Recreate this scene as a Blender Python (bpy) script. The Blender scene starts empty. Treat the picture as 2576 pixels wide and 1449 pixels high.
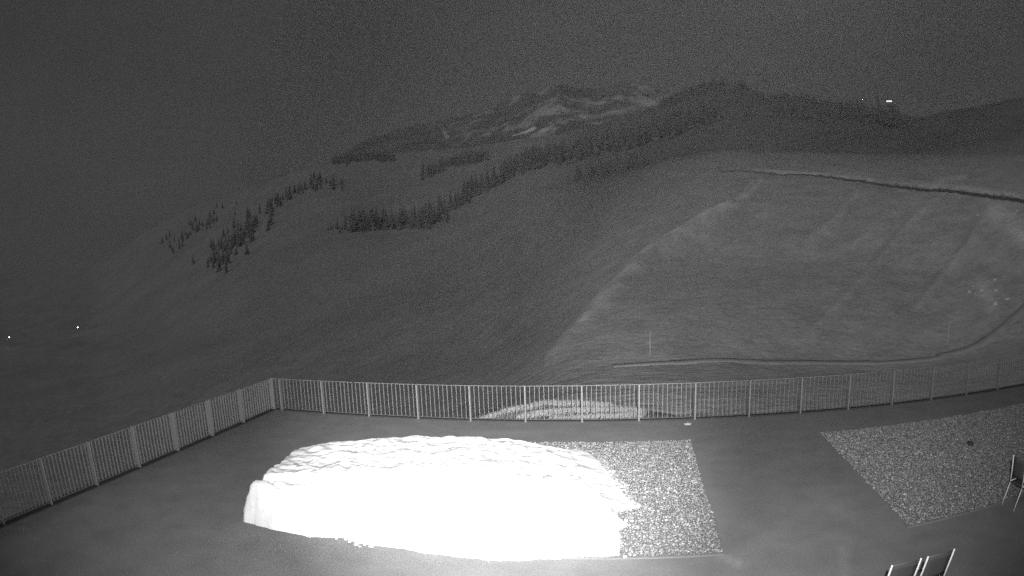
import bpy, math, random
import numpy as np
from mathutils import Matrix, Vector

SC = bpy.context.scene
COL = SC.collection
R = math.radians

# ------------------------------------------------------------------ camera
CAM_H = 4.389
YAW, PITCH, ROLL = -0.1838, -0.0499, -0.0341
cam_data = bpy.data.cameras.new('security_camera')
cam = bpy.data.objects.new('security_camera', cam_data)
COL.objects.link(cam)
fw = Vector((math.sin(YAW) * math.cos(PITCH), math.cos(YAW) * math.cos(PITCH), math.sin(PITCH)))
rt0 = Vector((math.cos(YAW), -math.sin(YAW), 0))
up0 = rt0.cross(fw)
rt = rt0 * math.cos(ROLL) + up0 * math.sin(ROLL)
up = up0 * math.cos(ROLL) - rt0 * math.sin(ROLL)
m = Matrix.Identity(4)
for i in range(3):
    m[i][0], m[i][1], m[i][2] = rt[i], up[i], -fw[i]
m[0][3], m[1][3], m[2][3] = 0, 0, CAM_H
cam.matrix_world = m
# wide security lens: real barrel distortion (angle as a polynomial of image radius in mm)
cam_data.type = 'PANO'
cam_data.sensor_fit = 'HORIZONTAL'
cam_data.sensor_width, cam_data.sensor_height = 36.0, 20.25
tgt = cam_data if hasattr(cam_data, 'panorama_type') else cam_data.cycles
tgt.panorama_type = 'FISHEYE_LENS_POLYNOMIAL'
tgt.fisheye_fov = math.pi
for key, v in zip(('k0', 'k1', 'k2', 'k3', 'k4'),
                  (0.0, -0.043971594, -0.000262133117, 1.9067954619e-05, -1.03505883e-06)):
    setattr(tgt, 'fisheye_polynomial_' + key, v)
cam_data.clip_start, cam_data.clip_end = 0.05, 20000
SC.camera = cam

# ------------------------------------------------------------------ sky, added fill light, infra-red lamp, exposure
SKY = 0.035
world = bpy.data.worlds.new('World')
SC.world = world
world.use_nodes = True
wn, wl = world.node_tree.nodes, world.node_tree.links
wn.clear()
wout = wn.new('ShaderNodeOutputWorld')
bg = wn.new('ShaderNodeBackground')
tc = wn.new('ShaderNodeTexCoord')
mp = wn.new('ShaderNodeMapping'); mp.inputs['Scale'].default_value = (1.6, 1.6, 4.0)
nz = wn.new('ShaderNodeTexNoise'); nz.inputs['Scale'].default_value = 1.3
nz.inputs['Detail'].default_value = 5; nz.inputs['Roughness'].default_value = 0.55
rp = wn.new('ShaderNodeMapRange')
rp.inputs['From Min'].default_value = 0.3; rp.inputs['From Max'].default_value = 0.7
rp.inputs['To Min'].default_value = SKY * 0.86; rp.inputs['To Max'].default_value = SKY * 1.16
wl.new(tc.outputs['Generated'], mp.inputs['Vector'])
wl.new(mp.outputs['Vector'], nz.inputs['Vector'])
wl.new(nz.outputs['Fac'], rp.inputs['Value'])
wl.new(rp.outputs['Result'], bg.inputs['Color'])
bg.inputs['Strength'].default_value = 1.0
wl.new(bg.outputs['Background'], wout.inputs['Surface'])

fill_sun_d = bpy.data.lights.new('moon', 'SUN')  # soft fill light added to lift the dim hillside, its source is not seen
fill_sun_d.energy = 0.65
fill_sun_d.angle = R(25)
moon = bpy.data.objects.new('moon', fill_sun_d)
COL.objects.link(moon)
moon.rotation_euler = (R(48), 0, R(-35))

for nm, watts, cone, az_, el_, dx in (('infra_red_lamp', 17500, 146, -11.0, 12.0, 0.25), ('infra_red_lamp', 31000, 47, -13.0, -17.0, 0.20)):
    # the camera's own night illuminator: a wide and a narrow LED above the lens
    ir_d = bpy.data.lights.new(nm, 'SPOT')
    ir_d.energy = watts
    ir_d.spot_size = R(cone)
    ir_d.spot_blend = 1.0
    ir_d.shadow_soft_size = 0.03
    ir = bpy.data.objects.new(nm, ir_d)
    COL.objects.link(ir)
    ir.location = (dx, -0.1, CAM_H + 0.42)
    ir.rotation_euler = Vector((math.sin(R(az_)) * math.cos(R(el_)), math.cos(R(az_)) * math.cos(R(el_)), math.sin(R(el_)))).to_track_quat('-Z', 'Y').to_euler()

SC.view_settings.view_transform = 'Standard'
SC.view_settings.look = 'None'
SC.view_settings.exposure = 0.0
SC.view_settings.gamma = 1.0
SC.view_settings.use_curve_mapping = False
SC.cycles.use_denoising = False          # the photograph's own sensor grain is about this strong
SC.cycles.use_adaptive_sampling = True
SC.cycles.adaptive_threshold = 0.04
SC.cycles.adaptive_min_samples = 40
SC.cycles.max_bounces = 4
SC.cycles.diffuse_bounces = 2
SC.cycles.volume_bounces = 0
SC.cycles.sample_clamp_indirect = 2.0

# ------------------------------------------------------------------ helpers
rng = np.random.default_rng(11)
random.seed(5)


def mesh_from(name, verts, faces, smooth=False):
    me = bpy.data.meshes.new(name)
    me.from_pydata([tuple(v) for v in verts], [], faces)
    if smooth:
        me.polygons.foreach_set('use_smooth', [True] * len(me.polygons))
    me.update()
    return me


def mesh_np(name, verts, faces, smooth=False):
    """fast builder: faces is an (n,k) array"""
    me = bpy.data.meshes.new(name)
    verts = np.asarray(verts, np.float32); faces = np.asarray(faces, np.int32)
    n, k = faces.shape
    me.vertices.add(len(verts)); me.vertices.foreach_set('co', verts.ravel())
    me.loops.add(n * k); me.loops.foreach_set('vertex_index', faces.ravel())
    me.polygons.add(n)
    me.polygons.foreach_set('loop_start', np.arange(0, n * k, k, dtype=np.int32))
    if smooth:
        me.polygons.foreach_set('use_smooth', np.ones(n, bool))
    me.update(calc_edges=True)
    me.validate()
    return me


def set_tone(me, tone):
    a = me.attributes.new('tone', 'FLOAT', 'POINT')
    a.data.foreach_set('value', np.asarray(tone, np.float32))


def link(name, me, mat=None, parent=None, loc=None, rotz=None):
    o = bpy.data.objects.new(name, me)
    COL.objects.link(o)
    if mat is not None and me is not None and not me.materials:
        me.materials.append(mat)
    if parent is not None:
        o.parent = parent
    if loc is not None:
        o.location = loc
    if rotz is not None:
        o.rotation_euler = (0, 0, rotz)
    return o


def tag(o, label, cat, group=None):
    o['label'] = label; o['category'] = cat
    if group:
        o['group'] = group
    return o


def empty(name, loc, rotz=0):
    o = bpy.data.objects.new(name, None)
    o.empty_display_size = 0.2
    COL.objects.link(o)
    o.location = loc; o.rotation_euler = (0, 0, rotz)
    return o


def structure(o):
    o['kind'] = 'structure'; return o


def stuff(o):
    o['kind'] = 'stuff'; return o


class MB:
    def __init__(self):
        self.v, self.f = [], []

    def box(self, x0, x1, y0, y1, z0, z1, bev=0.0):
        b = len(self.v)
        if bev <= 0:
            self.v += [(x, y, z) for z in (z0, z1) for y in (y0, y1) for x in (x0, x1)]
            q = [(0, 2, 3, 1), (4, 5, 7, 6), (0, 1, 5, 4), (2, 6, 7, 3), (0, 4, 6, 2), (1, 3, 7, 5)]
            self.f += [tuple(b + i for i in t) for t in q]
        else:   # chamfered upright edges and top
            c = bev
            ring = [(x0 + c, y0), (x1 - c, y0), (x1, y0 + c), (x1, y1 - c), (x1 - c, y1), (x0 + c, y1), (x0, y1 - c), (x0, y0 + c)]
            inn = [(min(max(x, x0 + c), x1 - c), min(max(y, y0 + c), y1 - c)) for x, y in ring]
            for z, rr in ((z0, ring), (z1 - c, ring), (z1, inn)):
                self.v += [(x, y, z) for x, y in rr]
            for k in (0, 8):
                for i in range(8):
                    j = (i + 1) % 8
                    self.f.append((b + k + i, b + k + j, b + k + 8 + j, b + k + 8 + i))
            self.f.append(tuple(b + 16 + i for i in range(8)))
            self.f.append(tuple(b + 7 - i for i in range(8)))
        return self

    def tube(self, pts, rad, n=8, cap=True):
        pts = [Vector(p) for p in pts]
        rads = rad if isinstance(rad, (list, tuple)) else [rad] * len(pts)
        b = len(self.v)
        for i, p in enumerate(pts):
            d = (pts[min(i + 1, len(pts) - 1)] - pts[max(i - 1, 0)]).normalized()
            a = d.orthogonal().normalized() if abs(d.z) > 0.9 else d.cross(Vector((0, 0, 1))).normalized()
            c = d.cross(a)
            for k in range(n):
                t = 2 * math.pi * k / n
                self.v.append(tuple(p + (a * math.cos(t) + c * math.sin(t)) * rads[i]))
        for i in range(len(pts) - 1):
            for k in range(n):
                k2 = (k + 1) % n
                self.f.append((b + i * n + k, b + i * n + k2, b + (i + 1) * n + k2, b + (i + 1) * n + k))
        if cap:
            self.f.append(tuple(b + n - 1 - k for k in range(n)))
            e = b + (len(pts) - 1) * n
            self.f.append(tuple(e + k for k in range(n)))
        return self

    def mesh(self, name, smooth=False):
        return mesh_from(name, self.v, self.f, smooth)


def fbm(x, y, oct=4, seed=0, rough=0.5):
    """value-noise fractal in [-1,1]"""
    def h(ix, iy, s):
        n = (ix.astype(np.int64) * 374761393 + iy.astype(np.int64) * 668265263 + s * 974711 + 1013904223) & 0xffffffff
        n = ((n ^ (n >> 13)) * 1274126177) & 0xffffffff
        n = (n ^ (n >> 16)) & 0xffffffff
        return n / 2147483648.0 - 1.0
    out = np.zeros(np.broadcast(x, y).shape); amp = 1.0; tot = 0
    for o in range(oct):
        ix, iy = np.floor(x), np.floor(y)
        fx, fy = x - ix, y - iy
        fx = fx * fx * (3 - 2 * fx); fy = fy * fy * (3 - 2 * fy)
        s = seed + o * 17
        a = h(ix, iy, s) * (1 - fx) + h(ix + 1, iy, s) * fx
        b = h(ix, iy + 1, s) * (1 - fx) + h(ix + 1, iy + 1, s) * fx
        out = out + amp * (a * (1 - fy) + b * fy)
        tot += amp; amp *= rough
        x = x * 2.03 + 11.3; y = y * 2.03 + 5.7
    return out / tot


# ------------------------------------------------------------------ materials (monochrome: the scene is seen in infra-red)
def matte(name, val, var=0.12, scale=3.0, bump=0.0, bscale=20.0, rough=0.9, spec=0.1, tone=False, detail=5, fine=None):
    mt = bpy.data.materials.new(name)
    mt.use_nodes = True
    n, l = mt.node_tree.nodes, mt.node_tree.links
    b = n['Principled BSDF']
    b.inputs['Roughness'].default_value = rough
    b.inputs['Specular IOR Level'].default_value = spec
    t = n.new('ShaderNodeTexCoord')
    x = n.new('ShaderNodeTexNoise'); x.inputs['Scale'].default_value = scale
    x.inputs['Detail'].default_value = detail; x.inputs['Roughness'].default_value = 0.6
    l.new(t.outputs['Object'], x.inputs['Vector'])
    r = n.new('ShaderNodeMapRange')
    r.inputs['From Min'].default_value = 0.25; r.inputs['From Max'].default_value = 0.75
    r.inputs['To Min'].default_value = 1 - var; r.inputs['To Max'].default_value = 1 + var
    l.new(x.outputs['Fac'], r.inputs['Value'])
    cur = r.outputs['Result']
    if fine:
        x2 = n.new('ShaderNodeTexNoise'); x2.inputs['Scale'].default_value = fine[0]; x2.inputs['Detail'].default_value = 3
        l.new(t.outputs['Object'], x2.inputs['Vector'])
        r2 = n.new('ShaderNodeMapRange')
        r2.inputs['From Min'].default_value = 0.25; r2.inputs['From Max'].default_value = 0.75
        r2.inputs['To Min'].default_value = 1 - fine[1]; r2.inputs['To Max'].default_value = 1 + fine[1]
        l.new(x2.outputs['Fac'], r2.inputs['Value'])
        mm = n.new('ShaderNodeMath'); mm.operation = 'MULTIPLY'
        l.new(cur, mm.inputs[0]); l.new(r2.outputs['Result'], mm.inputs[1]); cur = mm.outputs[0]
    mu = n.new('ShaderNodeMath'); mu.operation = 'MULTIPLY'
    l.new(cur, mu.inputs[0])
    if tone:
        a = n.new('ShaderNodeAttribute'); a.attribute_name = 'tone'
        l.new(a.outputs['Fac'], mu.inputs[1])
    else:
        mu.inputs[1].default_value = val
    l.new(mu.outputs[0], b.inputs['Base Color'])
    if bump > 0:
        y = n.new('ShaderNodeTexNoise'); y.inputs['Scale'].default_value = bscale; y.inputs['Detail'].default_value = 4
        l.new(t.outputs['Object'], y.inputs['Vector'])
        bp = n.new('ShaderNodeBump'); bp.inputs['Strength'].default_value = 0.6; bp.inputs['Distance'].default_value = bump
        l.new(y.outputs['Fac'], bp.inputs['Height']); l.new(bp.outputs['Normal'], b.inputs['Normal'])
    return mt


def glow(name, strength):
    mt = bpy.data.materials.new(name)
    mt.use_nodes = True
    b = mt.node_tree.nodes['Principled BSDF']
    b.inputs['Base Color'].default_value = (0.8, 0.8, 0.8, 1)
    b.inputs['Emission Color'].default_value = (1, 1, 1, 1)
    b.inputs['Emission Strength'].default_value = strength
    return mt


M = {
    'ground': matte('alpine_turf', 0.3, 0.22, 0.35, 0.25, 1.2, tone=True, fine=(2.2, 0.18)),
    'mountain': matte('rock_and_snow', 0.3, 0.15, 0.01, 0, tone=True),
    'deck': matte('asphalt_deck', 0.11, 0.15, 1.5, 0.004, 60, tone=True, fine=(30, 0.16)),
    'deck_edge': matte('deck_edge_concrete', 0.10, 0.1, 2),
    'kerb': matte('dark_kerb', 0.03, 0.15, 3),
    'stone': matte('gravel_stone', 0.3, 0.12, 30, tone=True),
    'bed': matte('gravel_fines', 0.12, 0.2, 12),
    'edging': matte('steel_edging', 0.13, 0.1, 5, rough=0.8, spec=0.1),
    'steel': matte('galvanised_steel', 0.125, 0.10, 9, rough=0.45, spec=0.5),
    'steel_dark': matte('dark_steel', 0.07, 0.1, 9, rough=0.6, spec=0.3),
    'snow': matte('old_snow', 0.48, 0.10, 1.8, 0.02, 9, rough=0.95, spec=0.05, fine=(11, 0.07)),
    'frame': matte('chair_frame_metal', 0.45, 0.06, 9, rough=0.45, spec=0.4),
    'fabric': matte('chair_mesh_fabric', 0.045, 0.1, 60),
    'needles': matte('spruce_needles', 0.22, 0.3, 0.6),
    'bark': matte('spruce_bark', 0.08, 0.2, 4),
    'grass': matte('dry_grass', 0.5, 0.15, 1.5, tone=True),
    'track': matte('gravel_track', 0.32, 0.2, 0.8, fine=(6, 0.2)),
    'wall': matte('rubble_wall', 0.09, 0.3, 1.2, 0.05, 4),
    'rock': matte('pale_rock', 0.22, 0.2, 1.5, 0.05, 5),
    'boulder': matte('pale_boulder', 0.55, 0.2, 1.5, 0.05, 5),
    'rock_dark': matte('dark_rock', 0.03, 0.2, 8),
    'plaster': matte('hut_plaster', 0.25, 0.1, 1),
    'roof': matte('hut_roof', 0.06, 0.1, 1),
    'lamp': glow('lamp_glass', 14.0),
    'window': glow('lit_window', 1.0),
}

# ------------------------------------------------------------------ terrain: height from a survey of bearings, distances and slope angles
TABLE = {   # azimuth deg: [(distance m, elevation angle deg seen from the camera)], ('z', h) = height above the deck
    -100: [(17, ('z', -1.6)), (40, ('z', -12)), (120, ('z', -35)), (400, -8.0), (800, -4.6), (1700, -1.4), (2300, 0.2)],
    -80: [(17, ('z', -1.6)), (40, ('z', -12)), (120, ('z', -35)), (400, -8.0), (800, -4.6), (1600, -1.4), (2200, 0.2)],
    -60: [(17, ('z', -1.5)), (40, ('z', -12)), (120, ('z', -34)), (400, -7.8), (800, -4.6), (1500, -1.0), (2000, 0.6)],
    -50: [(18, ('z', -1.4)), (40, ('z', -11)), (120, ('z', -32)), (400, -7.3), (800, -3.9), (1300, 0.0), (1700, 1.8)],
    -44: [(18, ('z', -1.3)), (40, ('z', -10)), (120, ('z', -28)), (400, -6.3), (700, -2.3), (1100, 2.0), (1500, 4.1)],
    -39: [(18, ('z', -1.2)), (40, ('z', -9.5)), (120, ('z', -25)), (350, -5.2), (700, 0.2), (1100, 4.0), (1450, 6.2)],
    -34.7: [(18, ('z', -1.1)), (40, ('z', -8.5)), (120, ('z', -21)), (300, -4.6), (600, 1.6), (1000, 5.3), (1400, 7.4)],
    -27: [(18, ('z', -1.0)), (40, ('z', -7)), (110, -10.0), (220, -3.4), (430, 2.8), (800, 6.8), (1300, 9.4)],
    -20: [(18, ('z', -0.9)), (40, ('z', -6)), (100, -8.6), (200, -2.9), (430, 2.6), (800, 7.2), (1250, 10.0)],
    -14: [(18, ('z', -0.8)), (40, ('z', -5)), (85, -8.3), (180, -2.4), (400, 3.9), (750, 7.8), (1200, 10.2)],
    -9.6: [(18, ('z', -0.8)), (38, ('z', -3.6)), (72, -6.6), (150, -1.0), (350, 5.8), (700, 8.4), (1150, 10.5)],
    -5: [(18, ('z', -0.8)), (36, ('z', -2.4)), (42, -8.6), (64, -4.6), (130, 0.9), (320, 6.6), (700, 9.1), (1100, 11.1)],
    0: [(18, ('z', -0.8)), (35, ('z', -2.1)), (39, -9.6), (70, -1.8), (128, 4.4), (300, 7.3), (650, 10.2), (1050, 12.4)],
    5: [(18, ('z', -0.8)), (35, ('z', -2.2)), (39, -9.6), (72, -1.3), (124, 6.5), (132, 6.9), (280, 8.3), (650, 11.6), (1000, 13.9)],
    9: [(18, ('z', -0.8)), (35, ('z', -2.2)), (39, -9.6), (72, -1.0), (119, 7.2), (127, 7.5), (260, 8.9), (650, 12.8), (980, 15.3)],
    11: [(18, ('z', -0.75)), (35.5, ('z', -2.3)), (39.5, -9.6), (71, -1.1), (117, 7.1), (125, 7.4), (255, 8.9), (640, 12.8), (940, 15.7)],
    13: [(18, ('z', -0.7)), (36, ('z', -2.4)), (40, -9.7), (70, -1.2), (114, 6.9), (123, 7.3), (250, 8.9), (600, 12.2), (900, 14.3)],
    19: [(18, ('z', -0.6)), (37, ('z', -2.6)), (41, -9.8), (68, -1.6), (106, 6.3), (115, 6.8), (240, 8.7), (500, 11.6), (750, 13.4)],
    25: [(19, ('z', -0.5)), (39, ('z', -2.8)), (43, -9.5), (66, -2.0), (97, 5.4), (105, 6.0), (220, 8.4), (420, 11.2), (600, 12.8)],
    29: [(20, ('z', -0.5)), (40, ('z', -2.8)), (44, -9.2), (65, -2.2), (92, 5.0), (100, 5.6), (210, 8.2), (380, 10.7), (520, 11.9)],
    33: [(21, ('z', -0.5)), (42, ('z', -2.7)), (46, -8.6), (63, -2.4), (88, 4.7), (95, 5.3), (200, 8.4), (340, 11.1), (460, 12.5)],
    41: [(24, ('z', -0.5)), (44, ('z', -1.4)), (48, -6.0), (60, -2.2), (80, 3.7), (87, 4.4), (180, 8.4), (300, 11.5), (420, 13.4)],
    60: [(28, ('z', -0.5)), (44, ('z', -0.6)), (70, 1.4), (80, 2.4), (150, 8.0), (300, 12.0), (400, 14.0)],
    100: [(28, ('z', -0.5)), (44, ('z', -0.6)), (70, 1.4), (80, 2.4), (150, 8.0), (300, 12.0), (400, 14.0)],
}
NA, NR = 760, 520
AZ = np.linspace(-100, 100, NA)
LR = np.linspace(math.log(6.0), math.log(5500.0), NR)
RR = np.exp(LR)
keys = sorted(TABLE)
cols = []
for a in keys:
    rs, zs = [6.0], []
    for r, v in TABLE[a]:
        rs.append(r); zs.append(v[1] if isinstance(v, tuple) else CAM_H + r * math.tan(R(v)))
    zs = [-0.7] + zs
    r0, z0 = rs[-1], zs[-1]
    for k, dz in ((1.12, -0.045), (1.6, -0.16), (3.0, -0.30)):
        rs.append(r0 * k); zs.append(z0 + r0 * dz)
    rs.append(9000); zs.append(zs[-1])
    cols.append(np.interp(LR, np.log(rs), zs))
cols = np.array(cols)
Z = np.empty((NA, NR))
for j in range(NR):
    Z[:, j] = np.interp(AZ, keys, cols[:, j])


def smooth(A, sig, axis):
    k = int(3 * sig) + 1
    w = np.exp(-0.5 * (np.arange(-k, k + 1) / sig) ** 2); w /= w.sum()
    return np.apply_along_axis(lambda v: np.convolve(np.pad(v, k, mode='edge'), w, mode='valid'), axis, A)


Z = smooth(Z, 5.0, 0)
Z = smooth(Z, 2.2, 1)
XX = np.sin(np.radians(AZ))[:, None] * RR[None, :]
YY = np.cos(np.radians(AZ))[:, None] * RR[None, :]
far = np.clip((RR - 25) / 60, 0, 1)[None, :]
Z += far * (fbm(XX / 60, YY / 60, 4, 3) * np.minimum(RR * 0.010, 5.0)[None, :])
Z += far * (fbm(XX / 9, YY / 9, 3, 8) * (np.minimum(RR * 0.0035, 0.4) * np.clip((420 - RR) / 200, 0, 1))[None, :])
Z += fbm(XX / 2.5, YY / 2.5, 3, 21) * 0.10 * (np.clip((RR - 17) / 4, 0, 1) * np.clip((110 - RR) / 50, 0, 1))[None, :]
# fold of coarse scree that runs down the slope, and smaller erosion ribs
EL = np.degrees(np.arctan2(Z - CAM_H, RR[None, :]))
AA = np.repeat(AZ[:, None], NR, 1)


def seg_dist(px, py, pts):
    d = np.full(px.shape, 1e9); t_all = np.zeros(px.shape)
    n = len(pts) - 1
    for i in range(n):
        (x0, y0), (x1, y1) = pts[i], pts[i + 1]
        dx, dy = x1 - x0, y1 - y0
        t = np.clip(((px - x0) * dx + (py - y0) * dy) / (dx * dx + dy * dy), 0, 1)
        q = np.hypot(px - x0 - t * dx, py - y0 - t * dy)
        t_all = np.where(q < d, (i + t) / n, t_all); d = np.minimum(d, q)
    return d, t_all


front = (RR[None, :] < 260)
FOLD = [(12.8, 6.3), (10.6, 4.2), (8.6, 3.0), (5.6, 1.3), (2.4, -0.3), (-0.4, -2.6), (-3.0, -5.0), (-5.4, -7.4), (-7.4, -9.2)]
dF, tF = seg_dist(AA, EL, FOLD)
RIBS = [[(31.3, 5.2), (27, 1.8), (22.5, -2.6), (17.5, -7.2)], [(36, 3.6), (33, -0.2), (28, -5.0)], [(22, 5.0), (20, 2.5), (17, 0.6)]]
Z += front * far * np.exp(-(dF / 0.8) ** 2) * 0.022 * RR[None, :] * np.clip(tF * 4 - 0.2, 0, 1)
for rb in RIBS:
    dq, tq = seg_dist(AA, EL, rb)
    Z += front * far * np.exp(-(dq / 0.55) ** 2) * 0.009 * RR[None, :] * np.clip(tq * 4 - 0.3, 0, 1)
# level bench of the mountain road
ROAD_AZ = np.array([3, 5, 9, 13, 19, 25, 29, 33, 41, 48]); ROAD_R = np.array([126, 124, 119, 114, 106, 97, 92, 88, 80, 74])
rr_road = np.interp(AZ, ROAD_AZ, ROAD_R)
for i, a in enumerate(AZ):
    if 4 < a < 60:
        z_edge = np.interp(math.log(rr_road[i]), LR, Z[i])
        inside = (RR > rr_road[i]) & (RR < rr_road[i] + 4.0)
        Z[i, inside] = z_edge + 0.15


def height(x, y):
    r = math.hypot(x, y); a = math.degrees(math.atan2(x, y))
    fi = min(max((a - AZ[0]) / (AZ[1] - AZ[0]), 0), NA - 1.001)
    fj = min(max((math.log(max(r, 6.01)) - LR[0]) / (LR[1] - LR[0]), 0), NR - 1.001)
    i, j = int(fi), int(fj); u, v = fi - i, fj - j
    return (Z[i, j] * (1 - u) + Z[i + 1, j] * u) * (1 - v) + (Z[i, j + 1] * (1 - u) + Z[i + 1, j + 1] * u) * v


def polar(a, r):
    return r * math.sin(R(a)), r * math.cos(R(a))


def sight(a, e, rmin=30.0):
    """distance at which the line of bearing a and elevation e first meets the terrain"""
    i = int(round((a - AZ[0]) / (AZ[1] - AZ[0]))); i = min(max(i, 0), NA - 1)
    el = np.degrees(np.arctan2(Z[i] - CAM_H, RR))
    k = np.nonzero((el >= e) & (RR > rmin))[0]
    return RR[k[0]] if len(k) else None


# turf tone: short grass is pale in infra-red; scree and worn soil differ; paler on the near right slope, darker farther up
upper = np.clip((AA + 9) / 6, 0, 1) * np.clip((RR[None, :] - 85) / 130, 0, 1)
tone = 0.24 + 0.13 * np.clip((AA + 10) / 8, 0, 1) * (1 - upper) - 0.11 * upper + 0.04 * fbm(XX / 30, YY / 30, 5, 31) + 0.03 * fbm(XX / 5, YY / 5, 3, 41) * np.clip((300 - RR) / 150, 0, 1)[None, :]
fold_w = 0.35 + 0.9 * np.sin(np.clip(tF, 0, 1) * math.pi)
fold_m = np.exp(-((dF + 0.18 * fbm(XX / 4, YY / 4, 3, 50)) / (0.58 * fold_w)) ** 2) * front
tone += fold_m * (0.15 + 0.24 * fbm(XX / 1.8, YY / 1.8, 3, 51))
for rb, s in zip(RIBS, (0.06, 0.05, 0.06)):
    dq, tq = seg_dist(AA, EL, rb)
    tone += front * np.exp(-(dq / 0.3) ** 2) * s * (1 + fbm(XX / 3, YY / 3, 3, 61))
for pts, w, s in (([(11.2, 5.4), (12.0, 6.2)], 0.15, 0.22), ([(20.3, 6.35), (23.5, 6.1)], 0.16, 0.16), ([(30.5, 5.9), (33.5, 6.3)], 0.2, 0.16),
                  ([(23.0, 1.3), (21.5, 0.7)], 0.25, 0.18), ([(36.5, 3.0), (39.5, 1.5)], 1.0, 0.22), ([(34.5, -3.2), (36.0, -5.0)], 0.8, 0.13),
                  ([(4, 7.0), (20, 6.8), (40, 4.6)], 0.16, 0.08)):
    dq, tq = seg_dist(AA, EL, pts)
    tone += (RR[None, :] < 150) * np.exp(-(dq / w) ** 2) * s * (0.7 + 0.6 * fbm(XX / 2, YY / 2, 3, 71))
bank = (RR[None, :] > rr_road[:, None] + 3.6) & (RR[None, :] < rr_road[:, None] + 7.0) & (AA > 12)
tone += bank * (0.10 + 0.10 * fbm(XX / 6, YY / 6, 3, 66))
tone = np.clip(tone, 0.06, 0.6)
# keep the ground under the deck
inside = (XX > -10.95) & (XX < 24.3) & (YY < 16.6)
Z[inside] = np.minimum(Z[inside], -0.7)

idx = np.arange(NA * NR).reshape(NA, NR)
faces = np.stack([idx[:-1, :-1], idx[:-1, 1:], idx[1:, 1:], idx[1:, :-1]], -1).reshape(-1, 4)
me = mesh_np('ground', np.stack([XX, YY, Z], -1).reshape(-1, 3), faces, True)
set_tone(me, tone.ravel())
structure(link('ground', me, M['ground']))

# ------------------------------------------------------------------ far snow-streaked mountain
na, nr = 620, 150
az = np.linspace(-52, 40, na); rr = np.linspace(2300, 4800, nr)
sky_az = [-60, -45, -38, -30, -25, -19.8, -16.1, -13.2, -8, -5.7, -2, 0.2, 3, 6.2, 9, 13, 20, 40]
sky_el = [-2.0, 2.5, 5.6, 8.6, 10.6, 12.0, 12.6, 13.2, 14.9, 15.7, 15.2, 15.5, 14.9, 15.1, 14.0, 11.5, 9, 7]
top = np.interp(az, sky_az, sky_el)
xm = np.sin(np.radians(az))[:, None] * rr; ym = np.cos(np.radians(az))[:, None] * rr
u = np.clip((rr - 2300) / 1500, 0, 1)
base_z = (CAM_H + 2300 * np.tan(np.radians(top - 7.0)))[:, None]
crest_z = CAM_H + 3800 * np.tan(np.radians(top))
zm = base_z + (crest_z[:, None] - base_z) * (u[None, :] ** 0.95) - np.clip(rr - 3800, 0, None)[None, :] * 0.55
amp = (0.25 + 0.75 * u[None, :])
rid = 1 - 2 * np.abs(fbm(xm / 420, ym / 420, 5, 5))
zm += amp * (rid * 55 - 40) + fbm(xm / 90, ym / 90, 4, 9) * 16 * amp
gx = np.gradient(zm, axis=1) / (rr[1] - rr[0])
elm = np.degrees(np.arctan2(zm - CAM_H, rr[None, :])); azm = np.repeat(az[:, None], nr, 1)
steep = np.clip((gx - 0.1) / 0.9, 0, 1)
sn = fbm(xm / 170, ym / 170, 5, 77, 0.7) + 0.25 * fbm(xm / 500, ym / 500, 3, 78) + 0.35 * (0.35 - steep)
band = np.exp(-((azm + 3) / 13.0) ** 2)
snow_m = np.clip((sn - 0.05) * 5, 0, 1) * band
tm = 0.10 + 0.33 * snow_m
for pts, w, s in (([(-9.9, 10.95), (-8.6, 11.3), (-8.0, 11.55)], 0.16, 0.9), ([(-7.6, 11.35), (-6.2, 11.45)], 0.25, 0.28), ([(-16.5, 12.0), (-16.0, 11.0)], 0.22, 0.35),
                  ([(-13.2, 11.0), (-12.2, 11.2)], 0.2, 0.22), ([(-5, 12.2), (-2, 12.5), (2, 13.3), (5.5, 14.6)], 0.5, 0.2)):
    dq, tq = seg_dist(azm, elm, pts)
    dq = dq + 0.13 * fbm(xm / 70, ym / 70, 3, 23) + 0.03
    tm += np.clip(1.3 - dq / (w * (0.3 + 0.9 * tq)), 0, 1) * s
tm = np.clip(tm + 0.04 * fbm(xm / 60, ym / 60, 3, 15), 0.05, 0.9)
idm = np.arange(na * nr).reshape(na, nr)
fm = np.stack([idm[:-1, :-1], idm[:-1, 1:], idm[1:, 1:], idm[1:, :-1]], -1).reshape(-1, 4)
me = mesh_np('mountain', np.stack([xm, ym, zm], -1).reshape(-1, 3), fm, True)
set_tone(me, tm.ravel())
structure(link('mountain', me, M['mountain']))

# ------------------------------------------------------------------ gravel track at the foot of the slope, mountain road with its wall
def ribbon(name, line, width, lift, mat):
    v, f = [], []
    for i, (x, y) in enumerate(line):
        x0, y0 = line[max(i - 1, 0)]; x1, y1 = line[min(i + 1, len(line) - 1)]
        d = math.hypot(x1 - x0, y1 - y0); nx, ny = -(y1 - y0) / d, (x1 - x0) / d
        wob = 0.15 * math.sin(i * 1.3) + 0.1 * math.sin(i * 0.37)
        for s in (-0.56, -0.5, 0.0, 0.5, 0.56):
            off = width * s * (1 + wob * 0.3)
            zl = height(x + nx * off, y + ny * off)
            v.append((x + nx * off, y + ny * off, zl + (-0.15 if abs(s) > 0.55 else lift) + (0.03 if s == 0 else 0)))
    for i in range(len(line) - 1):
        for k in range(4):
            a = i * 5 + k
            f.append((a, a + 1, a + 6, a + 5))
    return structure(link(name, mesh_from(name, v, f, True), mat))


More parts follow.
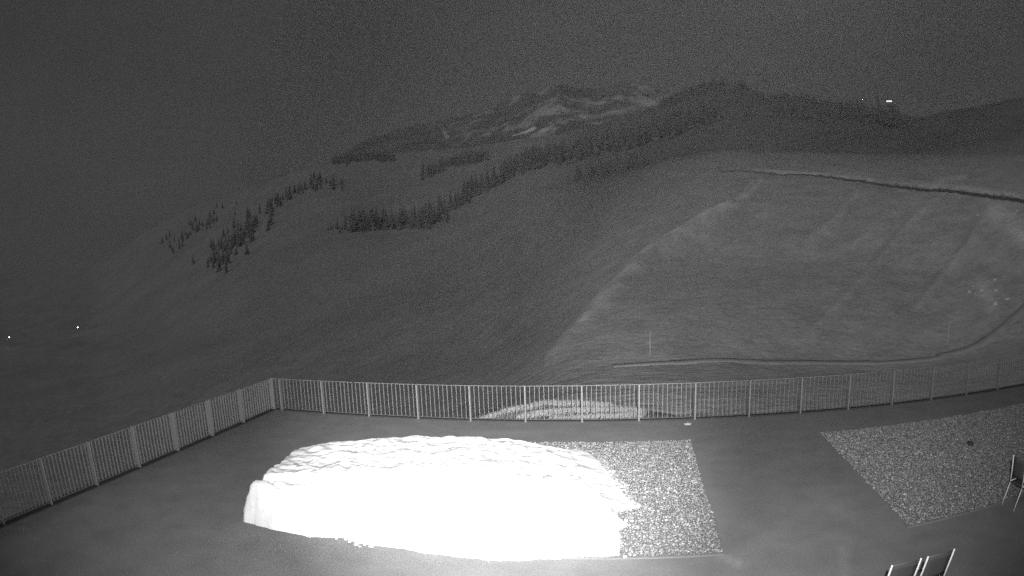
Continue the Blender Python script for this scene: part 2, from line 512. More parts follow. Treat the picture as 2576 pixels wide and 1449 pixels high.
line = [(x, 37.0 + 0.5 * math.sin(x * 0.2)) for x in np.arange(-1.0, 22.0, 0.8)]
line += [(22 + 0.8 * k, 37.1 + 0.012 * k * k) for k in range(26)]
ribbon('track', line, 1.2, 0.04, M['track'])
line = []
for a in np.arange(8.0, 52, 0.5):
    line.append(polar(a, np.interp(a, ROAD_AZ, ROAD_R) + 2.2))
ribbon('mountain_road', line, 3.2, 0.03, M['track'])
# low rubble wall along the road's outer edge
v, f = [], []
wl_ = [(a, np.interp(a, ROAD_AZ, ROAD_R)) for a in np.arange(9.0, 50, 0.35)]
for i, (a, r) in enumerate(wl_):
    g = height(*polar(a, r))
    hgt = np.interp(a, [9, 16, 25, 50], [0.08, 0.18, 0.30, 0.5]) * (1 + 0.10 * random.uniform(-1, 1))
    for dr, dz in ((-0.25, -0.7), (-0.2, hgt), (0.2, hgt + 0.03), (0.25, -0.3)):
        x, y = polar(a, r + dr); v.append((x, y, g + dz))
for i in range(len(wl_) - 1):
    for k in range(3):
        a = i * 4 + k
        f.append((a, a + 4, a + 5, a + 1))
tag(link('retaining_wall', mesh_from('retaining_wall', v, f), M['wall']), 'low dark rubble wall along the outer edge of the mountain road', 'wall')

# ------------------------------------------------------------------ terrace deck
DX0, DX1, DY0, DY1 = -10.85, 24.0, -2.5, 16.42
gx_ = np.arange(DX0, DX1 + 0.01, (DX1 - DX0) / 290); gy_ = np.arange(DY0, DY1 + 0.01, (DY1 - DY0) / 158)
PX, PY = np.meshgrid(gx_, gy_, indexing='ij')
pz = 0.004 * fbm(PX / 1.8, PY / 1.8, 3, 4)
dt = 0.125 + 0.012 * fbm(PX / 2.3, PY / 2.3, 4, 14) + 0.008 * fbm(PX / 7, PY / 7, 3, 19)
for pts, w, s in (([(3.35, 8.0), (3.15, 7.2), (2.98, 6.7)], 0.08, 0.03), ([(1.44, 8.2), (1.68, 7.9)], 0.09, 0.05), ([(3.8, 9.6), (3.6, 10.6)], 0.25, 0.015),
                  ([(-5.2, 6.4), (-4.0, 6.2), (-3.3, 5.9)], 0.15, 0.03), ([(-3.6, 14.9), (-2.4, 15.1)], 0.35, 0.015)):
    dq, tq = seg_dist(PX, PY, pts)
    dt += np.exp(-(dq / w) ** 2) * s
n1, n2 = PX.shape
ii = np.arange(n1 * n2).reshape(n1, n2)
ff = np.stack([ii[:-1, :-1], ii[1:, :-1], ii[1:, 1:], ii[:-1, 1:]], -1).reshape(-1, 4)
me = mesh_np('terrace', np.stack([PX, PY, pz], -1).reshape(-1, 3), ff, True)
set_tone(me, dt.ravel())
deck = structure(link('terrace', me, M['deck']))
mb = MB().box(DX0, DX1, DY0, DY1, -0.66, -0.02)
link('slab_edge', mb.mesh('slab_edge'), M['deck_edge'], deck)

# ------------------------------------------------------------------ gravel beds
ICO_V = []
ph = (1 + 5 ** 0.5) / 2
for a_ in (-1, 1):
    for b_ in (-ph, ph):
        ICO_V += [(a_, b_, 0), (0, a_, b_), (b_, 0, a_)]
ICO_V = np.array(ICO_V) / math.hypot(1, ph)
ICO_F = []
dd = np.linalg.norm(ICO_V[:, None] - ICO_V[None], axis=2)
for i in range(12):
    for j in range(i + 1, 12):
        for k in range(j + 1, 12):
            if max(dd[i, j], dd[j, k], dd[i, k]) < 1.1:
                nrm = np.cross(ICO_V[j] - ICO_V[i], ICO_V[k] - ICO_V[i])
                ICO_F.append((i, j, k) if nrm @ ICO_V[i] > 0 else (i, k, j))
ICO_F = np.array(ICO_F)


def pebbles(cx, cy, size, seed):
    g = np.random.default_rng(seed)
    n = len(cx)
    sc = size[:, None] * g.uniform([0.75, 0.55, 0.4], [1.25, 0.95, 0.75], (n, 3))
    V = ICO_V[None] * (1 + g.uniform(-0.2, 0.2, (n, 12, 1)))
    V = V * sc[:, None, :]
    th = g.uniform(0, 2 * math.pi, n); tl = g.normal(0, 0.35, n)
    y = V[..., 1] * np.cos(tl)[:, None] - V[..., 2] * np.sin(tl)[:, None]
    z = V[..., 1] * np.sin(tl)[:, None] + V[..., 2] * np.cos(tl)[:, None]
    x = V[..., 0]
    X = x * np.cos(th)[:, None] - y * np.sin(th)[:, None] + cx[:, None]
    Y = x * np.sin(th)[:, None] + y * np.cos(th)[:, None] + cy[:, None]
    Zz = z + (0.02 + g.uniform(0.0, 0.03, n))[:, None]
    F = (ICO_F[None] + (np.arange(n) * 12)[:, None, None]).reshape(-1, 3)
    t = np.clip(g.lognormal(math.log(0.142), 0.27, n), 0.07, 0.6)
    return np.stack([X, Y, Zz], -1).reshape(-1, 3), F, np.repeat(t, 12)


def gravel_bed(x0, x1, y0, y1, label, seed, skip=None, step=0.046):
    root = empty('gravel_bed', ((x0 + x1) / 2, (y0 + y1) / 2, 0))
    ox, oy = root.location.x, root.location.y
    g = np.random.default_rng(seed)
    xs, ys = np.meshgrid(np.arange(x0 + 0.04, x1 - 0.03, step), np.arange(y0 + 0.04, y1 - 0.03, step * 0.9))
    xs = (xs + g.uniform(-0.4, 0.4, xs.shape) * step).ravel(); ys = (ys + g.uniform(-0.4, 0.4, ys.shape) * step).ravel()
    if skip is not None:
        k = ~skip(xs, ys); xs, ys = xs[k], ys[k]
    V, F, t = pebbles(xs - ox, ys - oy, g.lognormal(math.log(0.025), 0.27, len(xs)), seed + 1)
    me = mesh_np('gravel', V, F); set_tone(me, t)
    stuff(link('gravel', me, M['stone'], root))
    link('bed_base', MB().box(x0 - ox, x1 - ox, y0 - oy, y1 - oy, -0.015, 0.015).mesh('bed_base'), M['bed'], root)
    w = 0.018
    for bx in ((x0 - w, x1 + w, y0 - w, y0), (x0 - w, x1 + w, y1, y1 + w), (x0 - w, x0, y0, y1), (x1, x1 + w, y0, y1)):
        link('edging', MB().box(bx[0] - ox, bx[1] - ox, bx[2] - oy, bx[3] - oy, -0.014, 0.012).mesh('edging'), M['edging'], root)
    return tag(root, label, 'gravel bed')


gravel_bed(4.70, 13.2, 8.30, 14.1, 'bare gravel bed without snow, beside the lone chair', 202)

# ------------------------------------------------------------------ snow heap
FOOT = np.array([(-6.50, 8.27), (-6.1, 8.24), (-5.66, 8.20), (-5.0, 8.17), (-4.48, 8.34), (-4.1, 8.22), (-3.47, 8.22), (-2.9, 8.16), (-2.36, 8.13), (-1.81, 8.09),
                 (-1.2, 8.2), (-0.72, 8.27), (-0.1, 8.30), (-0.06, 8.7), (-0.1, 9.2), (0.02, 9.42), (-0.12, 9.8), (-0.16, 10.02), (0.1, 10.12), (0.27, 10.25), (0.1, 10.6),
                 (0.02, 11.0), (0.0, 11.4), (-0.2, 11.8), (-0.28, 12.2), (-0.5, 12.6), (-0.8, 13.2), (-0.95, 13.42), (-1.25, 13.5), (-1.35, 13.35), (-2.0, 13.4),
                 (-2.7, 13.35), (-3.4, 13.0), (-4.2, 12.75), (-5.0, 12.45), (-5.7, 12.0), (-6.3, 11.7), (-6.72, 11.1), (-6.76, 10.5), (-6.6, 9.8), (-6.5, 9.2), (-6.52, 8.9), (-6.44, 8.6)])
hx = np.arange(-7.0, 0.5, 0.034); hy = np.arange(7.9, 13.9, 0.034)
HX, HY = np.meshgrid(hx, hy, indexing='ij')
wx = HX + 0.035 * fbm(HX / 0.25, HY / 0.25, 3, 33); wy = HY + 0.035 * fbm(HX / 0.25 + 9, HY / 0.25, 3, 34)
d, _ = seg_dist(wx, wy, [tuple(q) for q in FOOT] + [tuple(FOOT[0])])
ins = np.zeros(HX.shape, bool)
for k in range(len(FOOT)):
    (xa, ya), (xb, yb) = FOOT[k], FOOT[(k + 1) % len(FOOT)]
    c = ((ya > wy) != (yb > wy)) & (wx < (xb - xa) * (wy - ya) / (yb - ya + 1e-12) + xa)
    ins ^= c
d = np.where(ins, d, -d)
Hc = np.interp(HX, [-6.5, -5.8, -5.0, -4.0, -3.2, -2.4, -1.6, -0.9, -0.3, 0.3], [0.80, 0.84, 0.86, 0.83, 0.75, 0.62, 0.46, 0.33, 0.21, 0.10])
Yc = np.interp(HX, [-6.5, -6.0, -5.2, -4.5, -3.5, -2.5, -1.5, -0.6, 0], [8.7, 8.75, 8.95, 9.3, 9.8, 10.3, 10.5, 9.9, 9.4])
Ff = np.interp(HX, [-6.5, -5.6, -4.5, -3, -1, 0.3], [0.90, 0.82, 0.66, 0.5, 0.45, 0.5])
t = np.clip((HY - 8.3) / (Yc - 8.3), 0, 1)
slab = Hc * (Ff + (1 - Ff) * (t * (2 - t) * 0.6 + t * 0.4))
past = np.clip(HY - Yc, 0, None)
sl = np.interp(HX, [-6.5, -5, -3, -1.5, 0], [0.10, 0.10, 0.11, 0.12, 0.10])
slab -= sl * (np.minimum(past, 1.1) * np.clip(past / 0.3, 0.5, 1) + 0.6 * np.clip(past - 1.1, 0, None))
edge_w = np.interp(HX, [-6.5, -5, -3, -0.8, 0.3], [0.10, 0.14, 0.22, 0.30, 0.35])
edge = 1.05 * (1 - np.exp(-np.clip(d, 0, None) / edge_w))
edge = np.minimum(edge, 0.03 + d * np.interp(HX, [-6.5, -4, -1, 0], [6.0, 3.5, 1.4, 0.9]))
Hs = np.minimum(slab, edge)
Hs = np.minimum(Hs, 0.06 + 2.3 * (HX + 6.5 + 0.06 * fbm(HY / 0.3, HX / 0.3, 3, 38)) + 0.5 * np.clip(HY - 9.0, 0, 2))
Hs = np.where(d > 0, np.maximum(Hs, 0.035), -0.04)
# sun cups: hollows drawn out along the surface, and the layered notch at the end face
cup = np.abs(fbm(HX / 0.46, HY / 0.38, 2, 55)) ** 0.8
k_cup = np.clip(d / 0.35, 0, 1) * np.clip((Hs - 0.03) / 0.12, 0, 1)
Hs += k_cup * (0.075 * (cup - 0.3) + 0.05 * fbm(HX / 0.27, HY / 0.22, 3, 57) + 0.035 * fbm(HX / 0.9, HY / 0.6, 3, 56))
notch_y = 8.62 + 0.10 * (HX + 6.4)
Hs -= (d > 0.02) * 0.20 * np.exp(-((HY - notch_y) / 0.075) ** 2) * np.clip((-4.95 - HX) / 0.7, 0, 1)
crack = 8.36 + 0.06 * np.sin(HX * 3)
Hs -= (d > 0.05) * 0.06 * np.exp(-((HX + 5.55 + 0.3 * np.sin(HY * 9)) / 0.05) ** 2) * (HY < 9.0)
Hs = np.where(d > 0, np.maximum(Hs, 0.03), Hs)
n1, n2 = HX.shape
ii = np.arange(n1 * n2).reshape(n1, n2)
ff = np.stack([ii[:-1, :-1], ii[1:, :-1], ii[1:, 1:], ii[:-1, 1:]], -1).reshape(-1, 4)
keep = (Hs > -0.03).ravel()[ff].any(1)
ff = ff[keep]
used, inv = np.unique(ff, return_inverse=True)
vv = np.stack([HX, HY, Hs], -1).reshape(-1, 3)[used]
nv = len(used)
tri = inv.reshape(-1, 4)
me = mesh_np('snow_heap', vv, tri, True)
heap = tag(link('snow_heap', me, M['snow']), 'heap of old pitted snow lying across the edge of the gravel bed', 'snow')
def under_snow(x, y):
    i = np.clip(((x - hx[0]) / 0.034).astype(int), 0, len(hx) - 1); j = np.clip(((y - hy[0]) / 0.034).astype(int), 0, len(hy) - 1)
    return (Hs[i, j] > 0.05) & (x < 0.4)


gravel_bed(-3.85, 1.47, 8.26, 14.2, 'gravel bed mostly buried under the snow heap', 101, skip=under_snow)
# crumbs broken off along the front edge
for k, (x, y, s) in enumerate([(-4.52, 8.20, 0.05), (-4.36, 8.24, 0.035), (-4.26, 8.16, 0.045), (-4.12, 8.13, 0.06), (-3.97, 8.10, 0.04), (-3.86, 8.12, 0.05), (-4.02, 8.03, 0.025),
                               (-1.98, 8.02, 0.03), (-0.02, 9.62, 0.05), (0.08, 9.55, 0.035)]):
    V, F, t_ = pebbles(np.array([0.0]), np.array([0.0]), np.array([s]), 900 + k)
    tag(link('snow_crumb', mesh_np('snow_crumb', V, F, True), M['snow'], None, (x, y, 0.003)), 'small crumb of snow broken off the edge of the heap', 'snow', 'snow crumbs along the heap')

# ------------------------------------------------------------------ railings: posts, pickets, rails are single parts
POST_W, POST_D, RAIL_H = 0.042, 0.125, 1.0


def railing(name, label, origin, rotz, posts, n_pick=11, start=None, end=None):
    """local x runs along the railing; posts = list of x"""
    root = empty(name, origin, rotz)
    pm = MB().box(-POST_W / 2, POST_W / 2, -POST_D / 2, POST_D / 2, 0.0, RAIL_H + 0.006, 0.004).mesh('post'); pm.materials.append(M['steel'])
    foot = MB().box(-0.05, 0.05, -0.09, 0.09, 0.0, 0.012).mesh('base_plate'); foot.materials.append(M['steel_dark'])
    km = MB().box(-0.006, 0.006, -0.021, 0.021, 0.085, RAIL_H - 0.012).mesh('picket'); km.materials.append(M['steel'])
    xs = list(posts)
    allx = ([start] if start is not None else []) + xs + ([end] if end is not None else [])
    for x in xs:
        o = link('post', pm, None, root, (x, 0, 0))
        link('base_plate', foot, None, o, (0, 0, 0.003))
    for a, b in zip(allx[:-1], allx[1:]):
        n = max(1, int(round((b - a) / 0.125)) - 1)
        for k in range(n):
            x = a + (b - a) * (k + 1) / (n + 1)
            o = link('picket', km, None, root, (x + random.uniform(-0.003, 0.003), 0, 0))
            o.rotation_euler = (0, random.gauss(0, 0.002), random.gauss(0, 0.05))
        link('top_rail', MB().box(a + POST_W / 2 + 0.002, b - POST_W / 2 - 0.002, -0.014, 0.014, RAIL_H - 0.012, RAIL_H).mesh('top_rail'), M['steel'], root)
        link('bottom_rail', MB().box(a + POST_W / 2 + 0.002, b - POST_W / 2 - 0.002, -0.022, 0.022, 0.073, 0.085).mesh('bottom_rail'), M['steel_dark'], root)
    return tag(root, label, 'railing')


far_posts = [-10.2456 + 1.5 * i for i in range(19)]
far_y = 16.14
railing('railing', 'picket railing in front of the grassy mound and hillside track', (0, far_y, 0), 0, far_posts, start=-10.572 + 0.03)
ls = [0.0, 1.78] + [1.78 + 1.578 * k for k in range(1, 8)]
railing('railing', 'picket railing above the drop to the valley with two lamps', (-10.572, far_y, 0), R(-90), ls)
# dark kerb strip under the railings
kb = structure(link('kerb', MB().box(-10.78, 23.9, far_y - 0.035, far_y + 0.22, 0.0, 0.035).box(-10.78, -10.5, -2.0, far_y - 0.04, 0.0, 0.03).mesh('kerb'), M['kerb']))


# ------------------------------------------------------------------ chairs
def chair(loc, rotz, label):
    c = empty('chair', loc, rotz)
    w, dp, sh, bh = 0.215, 0.21, 0.43, 0.92
    for s in (-1, 1):   # rear leg runs up into the back upright
        link('leg', MB().tube([(s * w, -dp - 0.10, 0.0), (s * w, -dp, sh - 0.02)], 0.0125).mesh('leg', True), M['frame'], c)
        link('back_post', MB().tube([(s * w, -dp, sh - 0.018), (s * w, -dp - 0.015, 0.6), (s * w, -dp - 0.07, bh)], 0.0145).mesh('back_post', True), M['frame'], c)
        link('leg', MB().tube([(s * w, dp + 0.05, 0.0), (s * w, dp, sh - 0.02)], 0.0125).mesh('leg', True), M['frame'], c)
        link('seat_rail', MB().tube([(s * w, -dp + 0.01, sh), (s * w, dp + 0.01, sh)], 0.012).mesh('seat_rail', True), M['frame'], c)
    v, f = [], []
    for i in range(7):        # seat sling, slightly hollow
        y = -dp + 0.02 + (2 * dp - 0.02) * i / 6
        for j in range(5):
            x = -w + 0.016 + (2 * w - 0.032) * j / 4
            v.append((x, y, sh + 0.002 - 0.02 * math.sin(math.pi * j / 4) * math.sin(math.pi * i / 6)))
    for i in range(6):
        for j in range(4):
            a = i * 5 + j
            f.append((a, a + 1, a + 6, a + 5))
    o = link('seat', mesh_from('seat', v, f, True), M['fabric'], c)
    sm = o.modifiers.new('cloth', 'SOLIDIFY'); sm.thickness = 0.005
    v, f = [], []
    for i in range(7):
        k = i / 6
        z = sh + 0.12 + (bh - 0.03 - sh - 0.12) * k
        yb = -dp - 0.015 - 0.055 * max(0, (z - 0.6) / (bh - 0.6))
        for j in range(5):
            x = -w + 0.017 + (2 * w - 0.034) * j / 4
            v.append((x, yb - 0.018 * math.sin(math.pi * j / 4), z))
    for i in range(6):
        for j in range(4):
            a = i * 5 + j
            f.append((a, a + 1, a + 6, a + 5))
    o = link('backrest', mesh_from('backrest', v, f, True), M['fabric'], c)
    sm = o.modifiers.new('cloth', 'SOLIDIFY'); sm.thickness = 0.005
    link('crossbar', MB().tube([(-w + 0.014, -dp - 0.064, bh - 0.02), (w - 0.014, -dp - 0.064, bh - 0.02)], 0.009).mesh('crossbar', True), M['steel_dark'], c)
    return tag(c, label, 'chair')


chair((3.34, 5.94, 0.004), 0.0, 'dark mesh chair standing next to another chair, its far side free')
chair((3.88, 5.94, 0.004), 0.0, 'dark mesh chair of the side by side pair, nearer the bare gravel bed')
chair((7.31, 8.04, 0.004), R(-84), 'lone dark mesh chair in front of the bare gravel bed')

# ------------------------------------------------------------------ small things on the terrace
def stone_at(name, loc, size, seed, mat, label, squash=0.6):
    V, F, t_ = pebbles(np.array([0.0]), np.array([0.0]), np.array([size]), seed)
    V[:, 2] -= V[:, 2].min(); V[:, 2] *= squash
    me = mesh_np(name, V, F)
    return tag(link(name, me, mat, None, loc), label, 'stone')


stone_at('stone', (1.52, 15.6, 0.003), 0.11, 41, M['rock'], 'pale flat stone lying on the terrace by the railing')
stone_at('stone', (8.1, 11.6, 0.045), 0.12, 42, M['rock_dark'], 'dark stone lying on the bare gravel bed')

# ------------------------------------------------------------------ grassy mound behind the railing
mx = np.linspace(-6.5, 4.5, 150); my = np.linspace(16.75, 24.5, 100)
GX, GY = np.meshgrid(mx, my, indexing='ij')
crest = np.interp(GX, [-6.0, -5.2, -4.4, -3.5, -2.5, -1.2, 0.0, 1.2, 3.0], [-1.2, -0.62, -0.22, -0.06, -0.03, -0.12, -0.2, -0.42, -1.2])
base = np.vectorize(height)(GX, GY)
bump = np.zeros(GX.shape)
RIDGES = [[(-4.5, 16.95), (-3.6, 17.6), (-2.7, 18.3), (-1.7, 18.7), (-0.6, 18.6)], [(-3.1, 17.05), (-2.2, 17.5), (-1.2, 17.9), (0.4, 18.2)], [(-2.1, 16.95), (-1.1, 17.2), (0.3, 17.5)]]
for rg in RIDGES:
    dq, _ = seg_dist(GX, GY, rg)
    bump += 0.09 * np.exp(-(dq / 0.22) ** 2)
hm = crest - 0.10 * np.clip(17.6 - GY, 0, 1) - 0.22 * np.clip(GY - 18.6, 0, None) ** 1.4 - 0.09 + bump + 0.04 * fbm(GX / 0.5, GY / 0.5, 3, 91)
gz = np.maximum(base - 0.12, hm)
n1, n2 = GX.shape
ii = np.arange(n1 * n2).reshape(n1, n2)
ff = np.stack([ii[:-1, :-1], ii[1:, :-1], ii[1:, 1:], ii[:-1, 1:]], -1).reshape(-1, 4)
me = mesh_np('mound', np.stack([GX, GY, gz], -1).reshape(-1, 3), ff, True)
set_tone(me, (0.075 + 0.03 * fbm(GX / 0.8, GY / 0.8, 3, 92)).ravel())
structure(link('mound', me, M['ground']))


def mound_h(x, y):
    i = np.clip((x - mx[0]) / (mx[1] - mx[0]), 0, len(mx) - 1.001); j = np.clip((y - my[0]) / (my[1] - my[0]), 0, len(my) - 1.001)
    i0, j0 = i.astype(int), j.astype(int)
    return gz[i0, j0]


bl = []
for rg, cnt in zip(RIDGES, (5200, 4200, 2400)):
    L = len(rg) - 1
    t_ = rng.uniform(0, L, cnt); k = t_.astype(int).clip(0, L - 1); q = t_ - k
    P = np.array(rg)
    p = P[k] * (1 - q)[:, None] + P[k + 1] * q[:, None] + rng.normal(0, 0.085, (cnt, 2)) * (1, 1)
    bl.append(np.c_[p, rng.uniform(0.06, 0.14, cnt), rng.uniform(0.15, 0.27, cnt)])
cnt = 3500
p = np.c_[rng.uniform(-6, 4, cnt), rng.uniform(16.9, 22, cnt)]
bl.append(np.c_[p, rng.uniform(0.03, 0.08, cnt), rng.uniform(0.08, 0.15, cnt)])
bl = np.concatenate(bl)
ang = rng.uniform(0, 2 * math.pi, len(bl)); lean = rng.normal(0, 0.06, (len(bl), 2)); lean[:, 0] += 0.03
bz = mound_h(bl[:, 0], bl[:, 1]) - 0.01
wv = 0.009
V = np.empty((len(bl), 3, 3))
V[:, 0] = np.c_[bl[:, 0] - wv * np.cos(ang), bl[:, 1] - wv * np.sin(ang), bz]
V[:, 1] = np.c_[bl[:, 0] + wv * np.cos(ang), bl[:, 1] + wv * np.sin(ang), bz]
V[:, 2] = np.c_[bl[:, 0] + lean[:, 0], bl[:, 1] + lean[:, 1], bz + bl[:, 2]]
me = mesh_np('dry_grass', V.reshape(-1, 3), np.arange(len(bl) * 3).reshape(-1, 3))
set_tone(me, np.repeat(bl[:, 3], 3))
stuff(tag(link('dry_grass', me, M['grass']), 'pale dry grass in combed rows on the mound behind the railing', 'grass'))

# ------------------------------------------------------------------ spruces
def crown_mesh(name, seed, tiers=15, per=8):
    g = random.Random(seed); v, f = [], []
    for i in range(tiers):
        k = i / (tiers - 1)
        z = 0.08 + 0.88 * k
        rad = (0.19 * (1 - k) ** 0.8 + 0.012) * g.uniform(0.75, 1.2)
        a0 = g.uniform(0, 6.28)
        for j in range(per):
            a = a0 + 2 * math.pi * j / per + g.uniform(-0.25, 0.25)
            rj = rad * g.uniform(0.6, 1.2)
            drop = rj * g.uniform(0.35, 0.8)
            w = 0.4 + 0.2 * g.random()
            c, s = math.cos(a), math.sin(a)
            b = len(v)
            v += [(0, 0, z + 0.035), (c * rj * 0.55 - s * rj * w * 0.55, s * rj * 0.55 + c * rj * w * 0.55, z - drop * 0.35),
                  (c * rj, s * rj, z - drop), (c * rj * 0.55 + s * rj * w * 0.55, s * rj * 0.55 - c * rj * w * 0.55, z - drop * 0.35),
                  (c * rj * 0.5, s * rj * 0.5, z - drop * 0.1 + 0.01)]
            f += [(b, b + 1, b + 4), (b + 1, b + 2, b + 4), (b + 4, b + 2, b + 3), (b, b + 4, b + 3)]
    b = len(v)
    v += [(0.008, 0, 0.94), (-0.004, 0.007, 0.94), (-0.004, -0.007, 0.94), (0, 0, 1.0)]
    f += [(b, b + 1, b + 3), (b + 1, b + 2, b + 3), (b + 2, b, b + 3)]
    me = mesh_from(name, v, f); me.materials.append(M['needles']); return me


CROWNS = [crown_mesh('crown', s, 13 + s % 4, 7 + s % 3) for s in range(6)]
TRUNK = MB().tube([(0, 0, -0.03), (0, 0, 0.3), (0, 0, 0.9)], [0.017, 0.012, 0.003], 6).mesh('trunk'); TRUNK.materials.append(M['bark'])


def spruce(a, r, h, label, group, seed):
    x, y = polar(a, r)
    o = empty('spruce', (x, y, height(x, y) - 0.15), random.uniform(0, 6.28))
    w = random.uniform(0.75, 1.25)
    o.scale = (h * w, h * w, h)
    link('crown', CROWNS[seed % 6], None, o)
    link('trunk', TRUNK, None, o)
    return tag(o, label, 'tree', group)


def in_band(line, n, spread, g):
    """n bearings/elevations scattered around a polyline"""
    out = []
    L = [math.hypot(line[i + 1][0] - line[i][0], line[i + 1][1] - line[i][1]) for i in range(len(line) - 1)]
    for _ in range(n):
        t_ = g.random() * sum(L); i = 0
        while t_ > L[i] and i < len(L) - 1:
            t_ -= L[i]; i += 1
        q = t_ / L[i]
        out.append((line[i][0] + (line[i + 1][0] - line[i][0]) * q + g.gauss(0, spread), line[i][1] + (line[i + 1][1] - line[i][1]) * q + g.gauss(0, spread * 0.55)))
    return out


g = random.Random(77)
cnt = 0
for k in range(46):                       # stand at the lower edge of the meadow
    a = -27.2 + 9.4 * (k + g.uniform(-0.4, 0.4)) / 45
    e = 2.75 + g.uniform(-0.05, 0.35)
    r = sight(a, e, 150)
    edge_k = min(1, (k + 4) / 14)
    spruce(a, r, g.uniform(8, 17) * edge_k * (1.15 if g.random() < 0.2 else 1), 'dark spruce in the stand along the lower edge of the meadow', 'spruces of the lower stand', k)
BAND_B = [(-18.5, 3.0), (-15.5, 4.3), (-13.0, 6.0), (-10.4, 7.3), (-7.8, 8.3)]
for k, (a, e) in enumerate(in_band(BAND_B, 95, 0.5, g)):
    r = sight(a, e, 150)
    if r:
        spruce(a, r, g.uniform(9, 16), 'dark spruce in the belt climbing from the lower stand', 'spruces of the climbing belt', k)
BAND_E = [(-4.6, 6.6), (-1.0, 7.3), (2.5, 7.8)]
for k, (a, e) in enumerate(in_band(BAND_E, 34, 0.22, g)):
    r = sight(a, e, 150)
    if r:
        spruce(a, r, g.uniform(5, 9), 'spruce in the small copse below the climbing belt', 'spruces of the small copse', k)
BAND_D = [(-33.0, 5.0), (-30.5, 6.1), (-28.2, 7.3), (-26.0, 7.0)]
for k, (a, e) in enumerate(in_band(BAND_D, 60, 0.45, g)):
    r = sight(a, e, 150)
    if r:
        spruce(a, r, g.uniform(10, 16), 'spruce scattered on the open shoulder below the ridge', 'spruces of the open shoulder', k)
BAND_G = [(-42.5, 2.0), (-38.5, 4.0), (-36, 6.0)]
for k, (a, e) in enumerate(in_band(BAND_G, 45, 0.6, g)):
    r = sight(a, e, 150)
    if r:
        spruce(a, r, g.uniform(11, 18), 'spruce scattered on the slope that drops to the valley', 'spruces above the valley', k)
o = spruce(25.1, 560, 34, 'tall slim spruce standing alone against the sky beside the lit hut', None, 2)
o.scale = (34 * 0.5, 34 * 0.5, 34)

# woods that read as one mass
Fv, Ft = [], []
base_v = [np.array([v.co[:] for v in c.vertices]) for c in CROWNS]
base_f = []
for c in CROWNS:
    c.calc_loop_triangles()
    base_f.append(np.array([t_.vertices[:] for t_ in c.loop_triangles]))
off = 0
WOODS = [([(-8.5, 8.2), (-4.0, 9.0), (1.0, 9.8), (5.0, 11.0), (9.0, 12.0)], 420, 0.55, (9, 15)), ([(4.0, 13.2), (8.6, 14.9), (10.8, 15.4), (12.6, 14.6)], 330, 0.35, (9, 14)),
         ([(13.0, 13.9), (18.0, 13.2), (23.0, 12.4)], 300, 0.45, (7, 11)), ([(15, 12.4), (21.0, 11.8), (27, 11.4)], 200, 0.6, (7, 11)), ([(-26.5, 9.0), (-23.0, 9.3), (-21.0, 9.0)], 150, 0.2, (11, 16)),
         ([(-18.5, 7.3), (-15.5, 8.5), (-12.5, 8.9)], 150, 0.3, (10, 15)), ([(24, 11.6), (27, 11.0)], 60, 0.5, (7, 11)), ([(-33.5, 4.2), (-36.5, 1.5), (-38.0, 0.2)], 90, 0.8, (11, 17))]
for line, n, sp, hh in WOODS:
    for a, e in in_band(line, n, sp, g):
        r = sight(a, e, 140)
        if not r:
            continue
        x, y = polar(a, r); z = height(x, y) - 0.3
        h = g.uniform(*hh); w = h * g.uniform(0.8, 1.3); th = g.uniform(0, 6.28); s = g.randrange(6)
        bv = base_v[s]
        c_, s_ = math.cos(th), math.sin(th)
        Fv.append(np.c_[(bv[:, 0] * c_ - bv[:, 1] * s_) * w + x, (bv[:, 0] * s_ + bv[:, 1] * c_) * w + y, bv[:, 2] * h + z])
        Ft.append(base_f[s] + off); off += len(bv)
me = mesh_np('forest', np.concatenate(Fv), np.concatenate(Ft))
stuff(tag(link('forest', me, M['needles']), 'far dark spruce woods below and along the ridge', 'forest'))

# ------------------------------------------------------------------ rocks on the slope
rocks = []
for k in range(26):
    a, e = (38.0 + g.gauss(0, 1.2), 2.4 + g.gauss(0, 0.55)) if k < 16 else (35.2 + g.gauss(0, 1.0), -4.0 + g.gauss(0, 0.8))
    r = sight(a, e, 46)
    if not r:
        continue
    x, y = polar(a, r); s = g.uniform(0.18, 0.42)
    V, F, t_ = pebbles(np.array([0.0]), np.array([0.0]), np.array([s]), 500 + k)
    V[:, 2] -= 0.05
    grp = k < 16
    tag(link('boulder', mesh_np('boulder', V, F), M['boulder'], None, (x, y, height(x, y))),
        'pale boulder in the outcrop just below the road wall' if grp else 'pale boulder in the rubble low on the slope above the track', 'boulder',
        'boulders of the upper outcrop' if grp else 'boulders of the lower rubble')

# ------------------------------------------------------------------ marker poles by the track
for a, r, h, lab in ((1.9, 39.5, 1.5, 'thin pale marker pole standing alone beside the track below the scree'), (31.2, 44.5, 1.8, 'thin pale marker pole by the track where it starts to climb')):
    x, y = polar(a, r)
    o = link('marker_pole', MB().tube([(0, 0, -0.2), (0, 0, h)], [0.028, 0.02], 8).mesh('marker_pole', True), M['boulder'], None, (x, y, height(x, y)))
    tag(o, lab, 'pole')
    link('cap', MB().tube([(0, 0, h + 0.002), (0, 0, h + 0.05)], [0.03, 0.02], 8).mesh('cap', True), M['frame'], o)


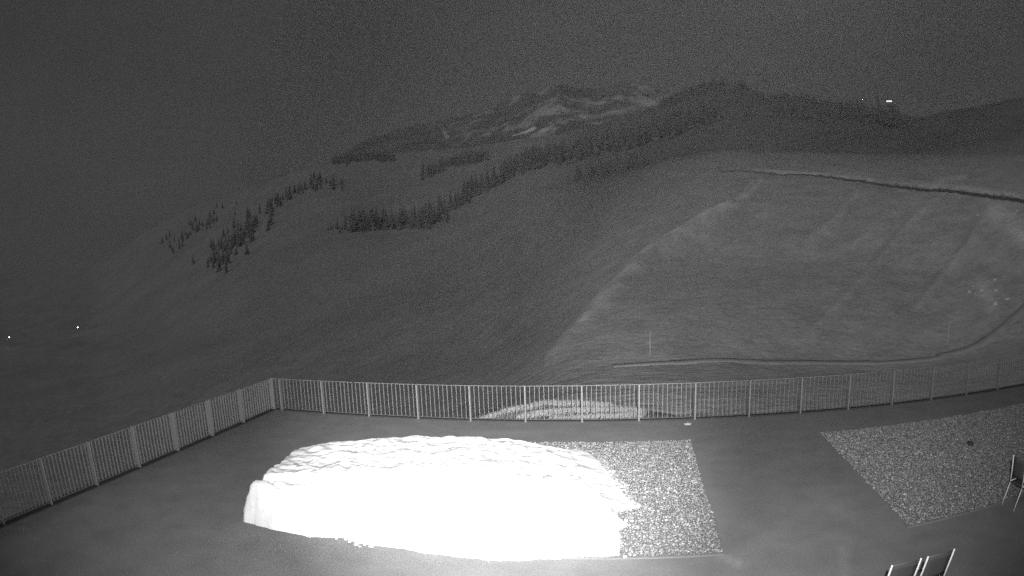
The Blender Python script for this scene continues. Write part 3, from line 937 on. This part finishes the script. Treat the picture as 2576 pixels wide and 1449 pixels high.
# ------------------------------------------------------------------ lamps in the valley and on the ridge
def lamp(a, e, r, hp, size, label):
    x, y = polar(a, r)
    zt = CAM_H + r * math.tan(R(e)); zb = min(height(x, y), zt - 3)
    t_ = empty('street_lamp', (x, y, zb))
    L = zt - zb
    link('pole', MB().tube([(0, 0, -0.3), (0, 0, L * 0.6), (0, 0, L)], [0.09, 0.07, 0.05], 8).mesh('pole', True), M['steel_dark'], t_)
    link('arm', MB().tube([(0, 0, L - 0.1), (0, -0.5, L + 0.15), (0, -1.0, L + 0.2)], 0.04, 6).mesh('arm', True), M['steel_dark'], t_)
    hd = link('lamp_head', MB().box(-size * 0.7, size * 0.7, -1.0 - size, -1.0 + size, L + 0.05, L + 0.2, 0.03).mesh('lamp_head'), M['steel_dark'], t_)
    link('lens', MB().tube([(0, -1.0, L - size * 1.1), (0, -1.0, L - size * 0.75), (0, -1.0, L - 0.25 * size), (0, -1.0, L + 0.045)], [size * 0.35, size * 0.9, size, size * 0.8], 12).mesh('lens', True), M['lamp'], hd)
    return tag(t_, label, 'lamp')


lamp(-52.0, -4.25, 620, 8, 0.55, 'lit lamp down in the dark valley, the one closer to the railing corner')
lamp(-59.8, -4.6, 600, 8, 0.55, 'lit lamp down in the dark valley, the one farther from the railing corner')
lamp(23.5, 13.3, 575, 8, 0.28, 'small lit lamp on the ridge by the tall slim spruce')
# lit hut on the ridge
x, y = polar(26.3, 565)
hz = CAM_H + 565 * math.tan(R(13.05)) - 1.0
hut = empty('hut', (x, y, hz - 0.4), R(-26.3))
link('wall', MB().box(-3.6, 3.6, -2.2, 2.2, -3.0, 2.6).mesh('wall'), M['plaster'], hut)
rf = MB(); rf.v = [(-4, -2.8, 2.5), (4, -2.8, 2.5), (4, 2.8, 2.5), (-4, 2.8, 2.5), (-4, 0, 3.6), (4, 0, 3.6)]
rf.f = [(0, 1, 5, 4), (2, 3, 4, 5), (0, 4, 3), (1, 2, 5), (0, 3, 2, 1)]
link('roof', rf.mesh('roof'), M['roof'], hut)
for k in range(3):
    wx0 = -2.9 + 1.95 * k
    wdw = link('window', MB().box(wx0, wx0 + 1.75, -2.26, -2.203, 0.45, 1.85).mesh('window'), M['window'], hut)
    link('lintel', MB().box(wx0 - 0.06, wx0 + 1.81, -2.28, -2.203, 1.852, 1.93).mesh('lintel'), M['roof'], wdw)
    link('sill', MB().box(wx0 - 0.06, wx0 + 1.81, -2.28, -2.203, 0.37, 0.448).mesh('sill'), M['roof'], wdw)
tag(hut, 'small hut with a lit window front on the ridge', 'hut')

# ------------------------------------------------------------------ night haze
hv = bpy.data.materials.new('night_haze')
hv.use_nodes = True
n, l = hv.node_tree.nodes, hv.node_tree.links
n.clear()
oo = n.new('ShaderNodeOutputMaterial'); pv = n.new('ShaderNodeVolumePrincipled')
pv.inputs['Color'].default_value = (0.9, 0.9, 0.9, 1)
pv.inputs['Density'].default_value = 0.00008
l.new(pv.outputs['Volume'], oo.inputs['Volume'])
zmin = min(float(Z.min()), -80) - 30
hzb = link('haze', MB().box(-5800, 5800, -800, 5800, zmin, 1250).mesh('haze'), hv)
stuff(hzb)
